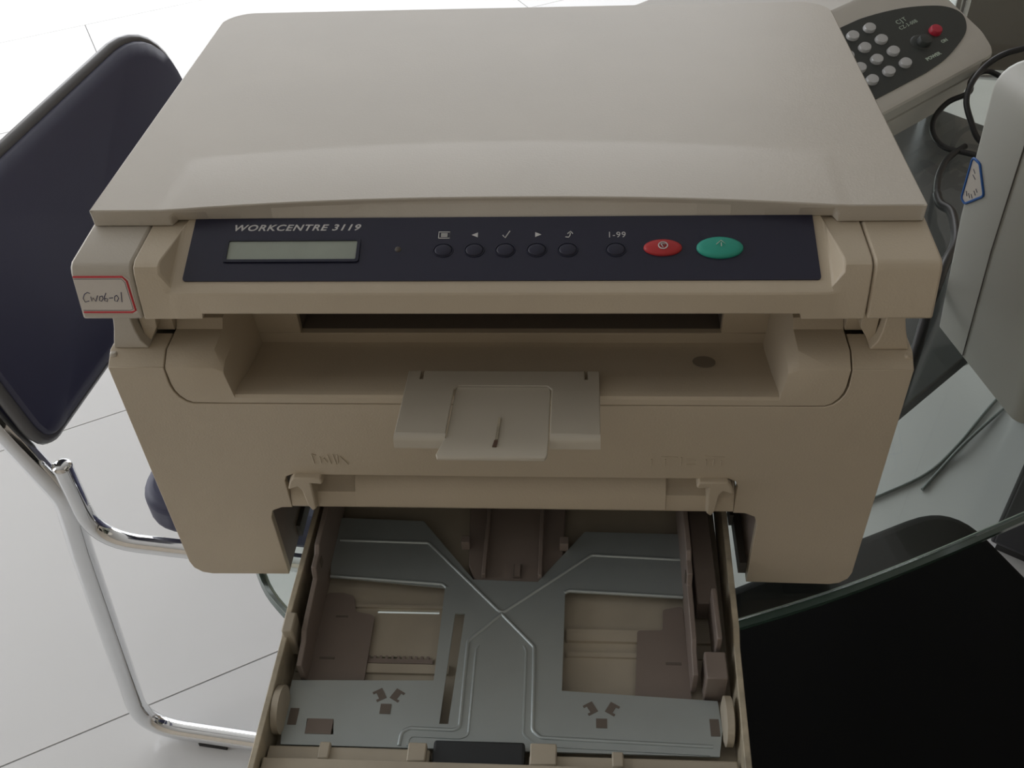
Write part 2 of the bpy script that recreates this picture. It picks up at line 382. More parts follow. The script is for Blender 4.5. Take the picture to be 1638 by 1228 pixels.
# asset sticker on the left side cover ---------------------------------
u = Vector((0, .0048, .0243)).normalized(); n = Vector((0, -u.z, u.y))
def SM(h=0.0): return frame(Vector((0, -.0036, .2181)) + n * h, PX, u, n)
st = empty('asset_sticker', (0, 0, 0)); st.parent = pr; st.matrix_local = SM(0); st['label'] = 'white sticker with a red border and handwriting'
sp = rounded([(-.2036, .0035), (-.1757, .0035), (-.1757, .0215), (-.1780, .0238), (-.2036, .0238)], [0, .001, .001, .001, 0], 2)
bm = bmesh.new(); bm_prism(bm, sp, lambda p: (*p, -.0002), lambda p: (*p, .00025)); finish(bm, 'sticker_paper', 'paper', st)
def flat_path(pts, w, z):
    bm = bmesh.new()
    for p in pts: bm_tube(bm, [(*q, z) for q in p], w, 4)
    return bm
finish(flat_path([[(-.2034, .0232), (-.1790, .0232), (-.1773, .0210), (-.1765, .0052), (-.1784, .0042), (-.2028, .0042)]], .00062, .0002), 'sticker_border', 'redink', st)
finish(flat_path([[(-.2034, .0221), (-.1798, .0221), (-.1784, .0203), (-.1776, .0060), (-.1790, .0053), (-.2028, .0053)]], .00012, .0003), 'sticker_border', 'bluepen', st)
hw = [[(-.1972, .0144), (-.1984, .0150), (-.2001, .0140), (-.2013, .0118), (-.2008, .0098), (-.1986, .0104)],
      [(-.1973, .0127), (-.1973, .0102), (-.1963, .0121), (-.1953, .0102), (-.1937, .0133)],
      [(-.1914, .0131), (-.1927, .0127), (-.1934, .0107), (-.1924, .0102), (-.1913, .0116), (-.1914, .0131)],
      [(-.1892, .0147), (-.1905, .0125), (-.1908, .0105), (-.1896, .0101), (-.1890, .0115), (-.1904, .0117)],
      [(-.1882, .0119), (-.1862, .0121)],
      [(-.1841, .0135), (-.1853, .0127), (-.1858, .0105), (-.1846, .0101), (-.1835, .0119), (-.1841, .0135)], [(-.1815, .0151), (-.1823, .0098)]]
finish(flat_path(hw, .00022, .0003), 'handwriting', 'bluepen', st)

# front cover -----------------------------------------------------------
half = [(.1425, .009), (.1425, .064), (.1405, .0705), (.1345, .0735), (.1280, .0737), (.1280, .0965), (.1265, .1005), (.1225, .1025), (0, .1022)]
right = half[::-1]                                            # centre -> notch -> down
outer = [(.1925, .008), (.1985, .0095), (.2030, .014), (.2045, .020), (.2045, .1834), (.1750, .1834), (.1752, .172), (.1742, .1665), (.1722, .1625), (.1692, .1592), (.1655, .1577), (0, .1575)]
poly = right + outer[:-1] + [(-x, z) for x, z in outer[:-1][::-1]] + [(-x, z) for x, z in half[:-1]]
fcv = prism_y('front_cover', poly, 0.0, .0048, 'beige', pr, bevel=.0004)
for s in (-1, 1):
    prism_x('cover_shoulder', [(.0001, .1830), (.0085, .1884), (.022, .1884), (.022, .176), (.0035, .176), (.0005, .180)], s * .1750, s * .2047, 'beige', pr, bevel=.0005)
    box('side_panel', min(s*.2005, s*.2045), max(s*.2005, s*.2045), .0050, .312, .008, .188, 'beige' if s > 0 else 'lid', pr, bevel=.001)  # paler plastic on the left stands in for the brighter light there
    # inner wall of the tray opening
    each('chassis_wall', [(min(s*.1427, s*.1455), max(s*.1427, s*.1455), .0042, .05, .009, .074), (min(s*.1480, s*.1500), max(s*.1480, s*.1500), .05, .26, .012, .085)], 'taupe', pr)
bar = [(.030, .1030), (.018, .1018), (.0140, .0975), (.0090, .0930), (.0042, .0880), (.0012, .0815), (.0, .0755), (.0010, .0737), (.030, .0737)]
dip = [(.030, .1030), (.020, .1018), (.0170, .0975), (.0135, .0925), (.0100, .0868), (.0035, .0842), (.0008, .0770), (.0010, .0737), (.030, .0737)]
R = []
for x, pf in [(-.1278, bar), (-.1122, bar), (-.1120, dip), (-.0895, dip), (-.0893, bar), (0, bar), (.0893, bar), (.0895, dip), (.1120, dip), (.1122, bar), (.1278, bar)]:
    R.append([(x, a, b) for a, b in pf])
o = loft('feed_slot_lip', R, 'beige', pr, bevel=.0006, smooth=40)
for s in (-1, 1):
    hook = [(-.1262, .0930), (-.1240, .1000), (-.1215, .1032), (-.1060, .1030), (-.1048, .0990), (-.1062, .0978), (-.1118, .0985), (-.1122, .0770), (-.1150, .0745), (-.1172, .0800), (-.1182, .0925), (-.1200, .0955), (-.1235, .0940)]
    prism_y('feed_guide', [(s * -a, b) for a, b in hook] if s > 0 else hook, -.0035, .0110, 'beige', pr, bevel=.001)
# raised paper-size marks moulded into the cover
marks = [[(-.1085, .1195), (-.1080, .1120)], [(-.1085, .1195), (-.1060, .1185)], [(-.1040, .1175), (-.1040, .1125)], [(-.1020, .1165), (-.1005, .1130)], [(-.0995, .1190), (-.0985, .1120)], [(-.0965, .1195), (-.0955, .1115)], [(-.0940, .1190), (-.0945, .1125)], [(-.0925, .1180), (-.0890, .1115)]]
strokes('size_mark', [[(a, -.0002, b) for a, b in p] for p in marks], .00035, 'beige', pr)
marks = [[(.0795, .118), (.0795, .113)], [(.0845, .120), (.0935, .1195)], [(.087, .118), (.087, .113)], [(.0955, .1195), (.0955, .113)], [(.0985, .117), (.1035, .117)], [(.0985, .114), (.1035, .114)], [(.1075, .1205), (.1185, .120)], [(.109, .118), (.109, .1135)], [(.113, .1185), (.113, .1135)], [(.1170, .1175), (.1170, .1135)]]
strokes('size_mark', [[(a, -.0002, b) for a, b in p] for p in marks], .0003, 'beige', pr)

boxes('seam_shade_strip', [(-.1720, .1720, .0055, .0075, .150, .1592), (-.1765, -.1722, .0055, .0075, .155, .1800), (.1722, .1765, .0055, .0075, .155, .1800)], 'chassis', pr)  # dark strips added behind the cover seams to imitate their shade
# top cover with the output bin ---------------------------------------
R = []
for x, kind, zb in [(-.1741, 0, .1830), (-.1738, 0, .1723), (-.1730, 0, .1676), (-.1712, 0, .1637), (-.1685, 0, .1605), (-.1653, 0, .1588), (-.1490, 0, .1585), (-.1440, 0.35, .1585), (-.1420, 1, .1585), (-.1395, 1, .1585), (-.07, 1, .1585), (0, 1, .1585), (.07, 1, .1585), (.1395, 1, .1585), (.1420, 1, .1585), (.1440, 0.35, .1585), (.1490, 0, .1585), (.1653, 0, .1588), (.1685, 0, .1605), (.1712, 0, .1637), (.1730, 0, .1676), (.1738, 0, .1723), (.1741, 0, .1830)]:
    lip = .1622 if kind == 1 else (.1825 if kind == 0 else .1790)
    a = [(.0, zb), (.0, max(lip, zb + .0003))]
    if kind == 0: a += [(.0004, .1834), (.0085, .1886), (.0250, .1887), (.0290, .1932), (.0600, .1940), (.0600, .1500)]
    elif kind == 1: a += [(.0012, .1636), (.0045, .1641), (.0250, .1585), (.0500, .1535), (.0552, .1540), (.0560, .1500)]
    else: a += [(.0008, .1805), (.0065, .1830), (.0250, .1820), (.0430, .1830), (.0550, .1830), (.0560, .1500)]
    R.append([(x, p, q) for p, q in a] + [(x, .03, .150 if zb > .16 else .1505)])
loft('top_cover', R, 'beige', pr, bevel=.0005, smooth=40)
# rear wall of the bin with the paper exit
boxes('exit_wall', [(-.1480, .1480, .0553, .0600, .150, .1608), (-.1480, -.1182, .0553, .0600, .1608, .2180), (.1182, .1480, .0553, .0600, .1608, .2180), (-.1182, .1182, .0553, .0600, .1905, .2180)], 'beige', pr, bevel=.0006)
boxes('exit_slot', [(-.1182, .1182, .080, .083, .158, .193), (-.1182, .1182, .0602, .080, .158, .1606), (-.121, -.1184, .0602, .083, .158, .193), (.1184, .121, .0602, .083, .158, .193)], 'slot', pr)
st_ = prism_z('bin_stain', disc_poly(.0062, .0062, 18), 0, .0002, 'slot', pr)
st_.matrix_local = frame((.1075, .036, .1568), (1, 0, 0), (0, .977, -.2146), (0, .2146, .977)); st_['label'] = 'dark round smudge'
M['smudge'] = mat('bin_smudge', (.25, .21, .165), .6); st_.data.materials[0] = M['smudge']
# arms that carry the scanner
for s in (-1, 1):
    arm = [(-.2028, .1888), (-.2008, .1955), (-.1990, .2010), (-.1975, .2070), (-.1965, .2180), (-.1880, .2180), (-.1880, .2070), (-.1878, .2000), (-.1868, .1940), (-.1838, .1888)]
    prism_y('scanner_arm', [(p * -s, q) for p, q in arm], .0092, .20, 'beige' if s > 0 else 'lid', pr, bevel=.0006)  # left arm is paler too, its lit side put into the colour
    brk = [(-.1870, .1890), (-.1845, .1890), (-.1790, .1980), (-.1765, .2178), (-.1870, .2178)]
    box('bin_shelf', min(s*.1744, s*.1840), max(s*.1744, s*.1840), .024, .19, .1890, .2178, 'beige', pr, bevel=.0004)
    prism_y('arm_bracket', [(p * -s, q) for p, q in brk], .0150, .19, 'beige', pr, bevel=.0004)
each('rear_body', [(-.2003, .2003, .295, .312, .008, .225), (-.1800, .1800, .086, .2945, .150, .2178), (-.2003, .2003, .0605, .2945, .140, .1495)], 'beige', pr, bevel=.001)
each('chassis_rail', [(.1382, .1426, .006, .26, .010, .020), (.1360, .1384, .042, .052, .012, .022), (.1360, .1384, .092, .26, .012, .022), (-.1426, -.1400, .03, .26, .010, .020)], 'chassis', pr)
boxes('light_block_plate', [(-.1420, .1420, .022, .294, .080, .083)], 'chassis', pr)  # unseen plate over the tray, added to block light
boxes('chassis_back', [(-.1470, .1470, .268, .272, .012, .079)], 'chassis', pr)
for x, y in ((-.150, .095), (.150, .06), (-.150, .29), (.150, .29)):
    sx = 1 if x > 0 else -1
    boxes('foot', [(min(x, x + sx*.048), max(x, x + sx*.048), y - .012, y + .012, .0, .0118)], 'rubber', pr)

# output support flap ---------------------------------------------------
fp = empty('output_flap', (0, 0, 0)); fp.parent = pr; fp['label'] = 'pale fold-out paper support'
def FZ(y): return .1664 - .15 * y
poly = [(-.0515, .0210), (-.0444, .0210), (-.0444, .0130), (-.0430, .0130), (-.0430, .0210), (.0430, .0210), (.0430, .0130), (.0444, .0130), (.0444, .0210), (.0508, .0210), (.0505, -.0345), (.0258, -.0345), (.0258, .0040), (.0235, .0068), (-.0230, .0068), (-.0253, .0040), (-.0253, -.0345), (-.0508, -.0345)]
bm = bmesh.new(); bm_prism(bm, poly, lambda p: (p[0], p[1], FZ(p[1]) - .0020), lambda p: (p[0], p[1], FZ(p[1]))); finish(bm, 'flap_plate', 'flap', fp, bevel=.0005)
zf = FZ(-.0345)
for xa, xb in ((-.0508, -.0253), (.0258, .0505)):
    prism_x('flap_lip', [(-.0344, zf), (-.0368, zf - .0003), (-.0384, zf - .0020), (-.0388, zf - .0062), (-.0374, zf - .0062), (-.0368, zf - .0026), (-.0344, zf - .0020)], xa, xb, 'flap', fp, smooth=50)
R = []
for y, z, xa, xb in ((.0064, FZ(.0064) - .0003, -.0238, .0243), (.0035, FZ(.0035) - .0016, -.0247, .0252), (-.0360, FZ(-.036) - .0012, -.0249, .0253), (-.0400, FZ(-.040) - .0010, -.0262, .0253), (-.0495, FZ(-.0495) - .0014, -.0284, .0250), (-.0512, FZ(-.0512) - .0026, -.0278, .0238)):
    R.append([(xa, y, z - .0016), (xb, y, z - .0016), (xb, y, z), (xa, y, z)])
tg = loft('flap_extension', R, 'flap', fp, bevel=.0004, smooth=40)
bm = bmesh.new(); bm_prism(bm, [(-.0007, -.0385), (.0007, -.0385), (.0010, -.0215), (.0004, -.0200), (-.0002, -.0205)], lambda p: (p[0], p[1], FZ(p[1]) - .0018), lambda p: (p[0], p[1], FZ(p[1]) - .0004)); finish(bm, 'extension_rib', 'traydirt', tg)
bm = bmesh.new(); bm_prism(bm, [(-.0016, -.0440), (.0004, -.0440), (.0008, -.0390), (-.0010, -.0390)], lambda p: (p[0], p[1], FZ(p[1]) - .0018), lambda p: (p[0], p[1], FZ(p[1]) - .0005)); finish(bm, 'latch_mark', 'brown', tg)

# ------------------------------------------------------------------ paper tray
pt = tag(empty('paper_tray', (0, -.02, TT)), 'pulled-out paper tray with a grey metal lift plate under the beige printer', 'tray')
pt_off = Vector((0, .02, 0))
def T(o): o.location = o.location + pt_off; return o
def side(sg):
    # long side wall, slightly slanting as it stands in the photograph
    x0, x1 = (-.1305, -.1285) if sg < 0 else (.1300, .1340)
    ring = []
    for y, xo, h in ((-.155, x0 if sg < 0 else .1275, .030), (-.060, -.1300 if sg < 0 else .1300, .030), (-.05, -.1298 if sg < 0 else .1303, .034), (.16, -.1270 if sg < 0 else .1345, .034)):
        xi = xo - sg * .0035
        ring.append([(xo, y, .002), (xi, y, .002), (xi, y, h), (xo, y, h)])
    return ring
T(loft('side_wall', side(-1), 'traydirt', pt, bevel=.0005)); T(loft('side_wall', side(1), 'traydirt', pt, bevel=.0005))
T(boxes('tray_floor', [(-.1268, .1285, -.150, -.0568, .0012, .0030), (-.1268, .1285, -.0543, -.0237, .0012, .0030), (-.1268, .1285, -.0213, .160, .0012, .0030),
    (-.1268, -.0835, -.0568, -.0543, .0012, .0030), (-.0640, .1285, -.0568, -.0543, .0012, .0030), (-.1268, -.0835, -.0237, -.0213, .0012, .0030), (-.0450, .1285, -.0237, -.0213, .0012, .0030)], 'tray', pt))
T(box('wall_joint', -.1290, -.1225, -.0600, -.0470, .012, .0365, 'tray', pt, bevel=.001))
[T(q) for q in each('floor_rib', [(-.1255, -.035, -.0207, -.0190, .003, .0050), (-.1255, -.035, -.0660, -.0600, .003, .0050), (.033, .120, -.0420, -.0340, .003, .0055), (.033, .120, -.0520, -.0490, .003, .0045)], 'tray', pt)]
T(boxes('rack', [(-.085, -.045, -.0595, -.0565, .003, .0048)] + [(-.084 + .0035*k, -.0825 + .0035*k, -.0565, -.0545, .003, .0048) for k in range(11)], 'taupe', pt))
T(box('back_wall', -.1265, .1300, .158, .162, .002, .034, 'tray', pt))
[T(q) for q in each('front_wall', [(-.1262, -.0385, -.128, -.1185, .003, .0170), (.0145, .1235, -.128, -.1200, .003, .0170), (-.1262, .1235, -.150, -.128, .003, .0225)], 'tray', pt, bevel=.001)]
[T(q) for q in each('front_rib', [(-.098, -.092, -.1265, -.1170, .016, .0195), (-.050, -.040, -.1270, -.1165, .016, .0205), (.0150, .0290, -.1270, -.1150, .014, .0205), (.058, .064, -.1265, -.1180, .016, .0195)], 'tray', pt, bevel=.0008)]
T(box('separator_pad', -.0370, .0120, -.1275, -.1130, .008, .0175, 'pad', pt, bevel=.0015))
# metal lift plate, polygons with the cut-outs left open
ZP = .0120
bm = bmesh.new()
pieces = [
 [(-.1215, .044), (-.0615, .042), (-.0250, -.004), (-.0420, -.0105), (-.1150, -.0035)],          # left upper wing
 [(.0440, .035), (.1080, .034), (.1035, -.0140), (.0320, -.0105), (.0150, -.005)],                # right upper wing
 [(-.0250, -.004), (.0150, -.005), (.0320, -.0105), (.0310, -.079), (.0310, -.1155), (-.0360, -.1155), (-.0360, -.101), (-.0310, -.101), (-.0280, -.029), (-.0340, -.029), (-.0420, -.0105)],
 [(-.0420, -.0105), (-.0340, -.029), (-.0360, -.101), (-.0360, -.1155), (-.0930, -.1155), (-.0935, -.1090), (-.0950, -.1000), (-.0700, -.0960), (-.0640, -.0960), (-.0640, -.0900), (-.0420, -.0745)],
 [(-.0420, -.0745), (-.0640, -.0900), (-.0700, -.0900), (-.0700, -.0960), (-.0950, -.1000), (-.1100, -.1000), (-.1095, -.1090), (-.0935, -.1090), (-.0930, -.1155), (-.1215, -.1155), (-.1235, -.1020), (-.1235, -.0765)],
 [(.0310, -.079), (.0500, -.0955), (.0500, -.1010), (.0560, -.1010), (.0560, -.0955), (.1170, -.0830), (.1180, -.100), (.1150, -.1155), (.0310, -.1155)],
 [(.0310, -.079), (.0500, -.0955), (.0560, -.0955), (.1170, -.0830)],
]
for p in pieces[:7]:
    bm_prism(bm, p, lambda q: (*q, ZP - .0012), lambda q: (*q, ZP))
lp = T(finish(bm, 'lift_plate', 'zinc', pt))
def ridge(path, r=.0016):
    return [(x, y, ZP - .0004) for x, y in path]
X = [[(-.114, .0255), (-.0560, .0242), (-.0060, -.0285), (.0480, .0165), (.106, .0138)],
     [(-.0060, -.0285), (-.0245, -.0480), (-.0245, -.1030), (-.0280, -.1045), (-.0520, -.1040), (-.0560, -.1065), (-.0565, -.1145)],
     [(-.0060, -.0285), (.0145, -.0510), (.0150, -.0700), (.0155, -.1035), (.0200, -.1075), (.112, -.1100)],
     [(-.115, -.0030), (-.0435, -.0078), (-.0410, -.0105)], [(.0315, -.0125), (.0340, -.0108), (.103, -.0140)]]
X2 = [[(-.0180, -.0505), (-.0195, -.0530), (-.0195, -.1075), (-.0240, -.1092), (-.0500, -.1087), (-.0515, -.1100), (-.0520, -.1145)],
      [(.0085, -.0505), (.0100, -.0540), (.0105, -.1060), (.0180, -.1122), (.110, -.1147)]]
bm = bmesh.new()
for p in X2: bm_tube(bm, round_path(ridge(p), .004, 4), .0009, 6)
T(finish(bm, 'pressed_ridge', 'zinc', pt, smooth=60))
bm = bmesh.new()
for p in X: bm_tube(bm, round_path(ridge(p), .004, 4), .0013, 8)
o = finish(bm, 'pressed_ridge', 'zinc', pt, smooth=60); T(o)
# small punched lances: dark slots with bent tabs
def lance(cx, cy, rot):
    bm = bmesh.new(); m = Matrix.Translation((cx, cy, ZP)) @ Matrix.Rotation(rot, 4, 'Z')
    pl = [(-.0034, -.0028), (.0034, -.0028), (.0034, .0030), (.0020, .0030), (.0020, .0012), (-.0020, .0012), (-.0020, .0030), (-.0034, .0030)]
    bm_prism(bm, pl, lambda p: m @ Vector((*p, -.0004)), lambda p: m @ Vector((*p, .00025))); return T(finish(bm, 'punched_slot', 'slot', pt))
for cx, cy, r in ((-.0715, -.0845, 2.1), (-.0615, -.0845, -2.1), (.0470, -.0895, 2.1), (.0590, -.0895, -2.1)): lance(cx, cy, r)
T(box('punched_slot', -.1095, -.0950, -.1090, -.1000, .0105, ZP + .0003, 'taupe', pt))
T(box('punched_slot', .0500, .0560, -.1010, -.0955, .0100, ZP + .0003, 'slot', pt)); T(box('punched_slot', -.0700, -.0640, -.0960, -.0900, .0100, ZP + .0003, 'slot', pt))
# taupe side guides
def guide(sg):
    xo = -.1195 if sg < 0 else .1065
    prof = [(.085, .010), (.085, .044), (-.004, .044), (-.008, .040), (-.018, .040), (-.020, .032), (-.055, .030), (-.060, .026), (-.0745, .024), (-.0745, .006), (.0, .006)]
    g = T(prism_x('side_guide', prof, xo, xo + sg * -.0032, 'taupe', pt, bevel=.0006))
    return g
gl = guide(-1); gr = guide(1)
f1 = prism_z('guide_foot', rounded([(-.1165, -.0745), (-.0832, -.0745), (-.0838, -.0280), (-.0960, -.0255), (-.0990, -.0140), (-.1060, -.0120), (-.1165, -.0120)], .003, 3), .0050, .0068, 'taupe', gl)
f2 = prism_z('guide_foot', rounded([(.1035, -.0825), (.0720, -.0820), (.0750, -.0350), (.0900, -.0345), (.0910, -.0200), (.1030, -.0170)], .002, 3), .0050, .0068, 'taupe', gr)
each('guide_handle', [(.1098, .1215, -.080, -.063, .006, .030), (.1165, .1195, -.060, -.026, .012, .038), (.1098, .1225, -.0255, .06, .006, .022)], 'taupe', gr, bevel=.0008)
each('guide_slot', [(.1028, .1032, -.0160, -.0120, .028, .036)], 'slot', gr); each('guide_slot', [(-.1163, -.1159, -.0105, -.006, .030, .036)], 'slot', gl)
each('guide_slot', [(.0905, .0995, -.0578, -.0562, .0066, .0072), (-.1120, -.1030, -.0590, -.0578, .0066, .0072), (-.1075, -.1000, -.0300, -.0288, .0066, .0072)], 'slot', gl)
# rear paper guide
rg = T(prism_z('rear_guide', rounded([(-.0330, .0700), (.0320, .0700), (.0300, .0080), (.0255, .0060), (.0230, -.0055), (.0150, -.0080), (-.0160, -.0085), (-.0250, -.0020), (-.0290, .0080)], .002, 3), .0045, .0105, 'taupe', pt, bevel=.0008))
each('guide_rail', [(-.0200, -.0175, -.002, .068, .0105, .0150), (.0150, .0175, -.002, .068, .0105, .0150), (-.0345, -.0290, .02, .026, .0105, .0180), (.0280, .0335, .02, .026, .0105, .0180)], 'taupe', rg, bevel=.0005)
boxes('guide_latch', [(-.0005, .0045, -.0015, .0085, .0105, .0118)], 'slot', rg); boxes('guide_latch', [(.0003, .0037, -.0007, .0077, .0118, .0128)], 'taupe', rg)
# corner separators beside the front corners
for sg in (-1, 1):
    x = -.1245 if sg < 0 else .1205
    R = [[(x + dx, -.098 + .0135*k*math.cos(2*math.pi*i/20), .0175 + .0125*k*math.sin(2*math.pi*i/20)) for i in range(20)] for dx, k in ((-.0026, .8), (-.0018, 1), (.0018, 1), (.0026, .8))]
    T(loft('corner_separator', R, 'tray', pt, smooth=50))
    T(boxes('separator_slot', [((x + .004 if sg < 0 else x - .009), (x + .009 if sg < 0 else x - .004), -.104, -.094, ZP - .001, ZP + .0003)], 'slot', pt))

# ------------------------------------------------------------------ chairs
def pad(name, w, h, t, r, m, parent, mtx, bulge=0.0, bev=.012):
    poly = rounded([(0, 0), (w, 0), (w, h), (0, h)], r, 8)
    bm = bmesh.new(); bm_prism(bm, poly, lambda p: (p[0], p[1], 0), lambda p: (p[0], p[1], t))
    o = finish(bm, name, m, parent, bevel=bev, smooth=40); o.modifiers['bevel'].segments = 4; o.matrix_local = mtx; return o
def make_chair(loc, rz):
    """local x = forward, y = to its left, origin on the floor below the rear upright of the right-hand tube"""
    c = empty('visitor_chair', (*loc, 0), rz)
    WID = .475; r = .0125
    for y in (0, WID):
        p = [(-.072, y, .745), (-.031, y, .597), (.002, y, .497), (-.012, y, .410), (-.0625, y, .0165), (.470, y, .0165), (.515, y, .4300), (.012, y, .4300), (.0160, y, .5450)]
        path = round_path(p, [.10, .06, .3, .055, .055, .060, .050], 8)
        late = False; rr = []
        for q in path:
            late = late or (q.x > .40 and q.z > .35); rr.append(.0100 if late else r)
        f = tube('side_frame', path, rr, 'chrome', c, 14)
        end = tube('end_cap', [(.0160, y, .543), (.0161, y, .546), (.0162, y, .549)], [.0104, .0098, .0050], 'chrome', f, 12)
        each('foot_pad', [(.02, .060, y - .010, y + .010, .0, .0068), (.40, .44, y - .010, y + .010, .0, .0068)], 'rubber', f)
    tube('cross_bar', [(.12, 0, .430), (.12, WID, .430)], .009, 'chrome', c, 10)
    tube('cross_bar', [(.42, 0, .430), (.42, WID, .430)], .009, 'chrome', c, 10)
    s = pad('seat', .435, WID - .030, .046, .055, 'vinyl', c, Matrix.Translation((.055, .015, .4285)))
    # backrest: leans back by 12 degrees, bowed across its width
    le = math.radians(12); ux = Vector((-math.sin(le), 0, math.cos(le))); uy = Vector((0, 1, 0)); un = ux.cross(uy) * -1
    W_, H_ = WID + .012, .234; x0 = -.018
    outl = rounded([(0, 0), (W_, 0), (W_, H_), (0, H_)], [.035, .035, .075, .075], 8)
    base = Vector((-.016, .006, .556))
    def pos(p, h):
        t = (p[0] / W_ - .5) * 2
        return base + uy * p[0] + ux * p[1] + un * (h - .022 * (1 - t * t))
    cx, cy = W_ / 2, H_ / 2
    R = []
    for k, h in ((.0, -.002), (.9, -.001), (.975, .003), (1.0, .012), (1.0, .020), (.975, .029), (.9, .033), (.45, .036), (.0, .036)):
        kk = k
        ring = []
        for p in outl:
            if k >= .9: dx, dy = (1 - k) * .16, (1 - k) * .16; q = (p[0] + (cx - p[0]) / max(abs(cx - p[0]), 1e-6) * min(dx, abs(cx - p[0])), p[1] + (cy - p[1]) / max(abs(cy - p[1]), 1e-6) * min(dy, abs(cy - p[1])))
            else: q = (cx + (p[0] - cx) * max(k, .02), cy + (p[1] - cy) * max(k, .02))
            ring.append(pos(q, h))
        R.append(ring)
    bk = loft('backrest', R, 'vinyl', c, smooth=50)
    pp_ = [pos(p, .016) for p in outl]
    tube('piping', pp_, .0075, 'vinylrim', bk, 8, closed=True)
    return c
def children(o): return [k for k in D.objects if k.parent == o]
def copy_tree(o, parent=None):
    c = o.copy(); COL.objects.link(c)
    if parent is not None: c.parent = parent
    for k in children(o): copy_tree(k, c)
    return c
G = 'black visitor chairs on chrome frames round the table'
ch = make_chair((-.490, .280), math.radians(-7))
tag(ch, 'black chrome-framed chair at the left whose whole backrest shows beside the printer', 'chair', G)
def place(x, y, deg, label):
    c = copy_tree(ch); c.location = (x, y, 0); c.rotation_euler = (0, 0, math.radians(deg)); tag(c, label, 'chair', G); return c
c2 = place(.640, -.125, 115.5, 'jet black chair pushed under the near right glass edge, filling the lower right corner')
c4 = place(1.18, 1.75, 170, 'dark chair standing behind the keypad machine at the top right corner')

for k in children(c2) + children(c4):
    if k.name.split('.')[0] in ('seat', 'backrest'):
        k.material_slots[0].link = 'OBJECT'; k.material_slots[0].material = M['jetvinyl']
# dark box on the floor at the right
cb = tag(empty('floor_cabinet', (.664, .622, 0), math.radians(-33)), 'dark box-shaped cabinet on the floor beneath the right side of the table', 'cabinet')
box('cabinet_body', 0, .30, .0, .36, .02, .55, 'cabinet', cb, bevel=.004)
box('plinth', .01, .29, .01, .35, 0, .02, 'rubber', cb)
box('door', .006, .294, -.006, .0, .03, .54, 'cabinet', cb, bevel=.002)

# ------------------------------------------------------------------ keypad machine behind the printer
kr = math.radians(42)
km = tag(empty('keypad_machine', (.37, .57, TT), kr), 'warm grey office machine with a dark oval keypad panel behind the printer', 'office machine')
tl = math.radians(23)
def KP(e, w, h=0.0): return Vector((e, w * math.cos(tl) - h * math.sin(tl), .06 + w * math.sin(tl) + h * math.cos(tl)))
# console: rings from the base up to the sloping top
def outline(inset, w0, w1, er):
    return rounded([(-.22, w0), (er - .012, w0), (er, w0 + .028), (er + .004, w1), (-.22, w1)], [.002, .02, .03, .01, .002], 5)
R = []
for dz, off, kind in ((0, .004, 'z'), (.028, -.003, 'z'), (.029, .0005, 'z'), (.0305, .0005, 'z'), (.0315, -.004, 'z'), (.044, -.007, 'z'), (.0445, -.0065, 'z')):
    R.append([Vector((p[0] - (.0 if off < -.003 else .003), p[1], dz)) for p in outline(0, off, .105, .128)])
R.append([KP(p[0], p[1], -.004) for p in outline(0, -.016, .112, .130)])
R.append([KP(p[0], p[1], -.0012) for p in outline(0, -.0145, .111, .1285)])
R.append([KP(p[0], p[1], 0) for p in outline(0, -.0115, .109, .126)])
loft('console', R, 'grey_case', km, smooth=32)
box('machine_body', -.22, .075, .0935, .26, .0, .098, 'grey_case', km, bevel=.004)
box('cheque_slot', -.012, .055, .100, .106, .094, .0986, 'brown', km)
ov = spline([(-.20, .0858, 0), (-.03, .0861, 0), (.0136, .0848, 0), (.0628, .0765, 0), (.1, .0643, 0), (.1181, .0535, 0), (.1243, .0405, 0), (.1153, .0269, 0), (.0971, .0163, 0), (.0583, .0055, 0), (.0239, .0011, 0), (-.016, .0003, 0), (-.20, .0003, 0)], 4)
bm = bmesh.new(); bm_prism(bm, [(p.x, p.y) for p in ov], lambda p: KP(*p, -.0005), lambda p: KP(*p, .0012)); kp = finish(bm, 'keypad_panel', 'darkpanel', km, smooth=30)
def kbutton(name, e, w, rx, ry, h, m, parent, flat=.85):
    R = [[KP(e + rx*k*math.cos(2*math.pi*i/20), w + ry*k*math.sin(2*math.pi*i/20), z) for i in range(20)] for k, z in ((1.05, .0008), (1, h*.7), (flat, h), (.4, h*1.06))]
    return loft(name, R, m, parent, smooth=50)
for col in (0, -.0266, -.0530):
    for k in range(4): kbutton('button', .0012 + col - .0004 * k, .0712 - .01735 * k, .0074, .0056, .0046, 'silver', kp, .92)
kbutton('red_button', .0703, .0361, .0075, .0062, .006, 'redknob', kp)['label'] = 'red round button'
kbutton('knob_base', .0416, .0325, .0125, .0095, .0022, 'darkpanel', kp); kbutton('knob', .0436, .0305, .0085, .0068, .0075, 'darkpanel', kp)
kx, ky, kz = Vector((1, 0, 0)), Vector((0, math.cos(tl), math.sin(tl))), Vector((0, -math.sin(tl), math.cos(tl)))
def KM(e, w, h=.0014): return frame(KP(e, w, h), kx, ky, kz)
text('lettering', 'CJT', .0072, KM(.0375, .0615), 'mint', kp, sx=1.25, ext=.0001, spacing=1.25)
text('lettering', 'CZ-3-00B', .0058, KM(.0345, .0545), 'mint', kp, sx=1.1, ext=.0001, spacing=1.15)
text('lettering', 'POWER', .0052, KM(.0275, .0105), 'mint', kp, sx=1.3, ext=.0001, offset=.0002)
text('lettering', 'ON', .0050, KM(.0650, .0205), 'mint', kp, sx=1.2, ext=.0001, offset=.0002)
oc = tag(box('orange_card', -.075, .075, -.001, .001, 0, .085, 'orange', None), 'thin orange card standing behind the keypad machine body, at the photograph top edge', 'card')
oc.location = (.19, .83, TT); oc.rotation_euler = (0, 0, kr)

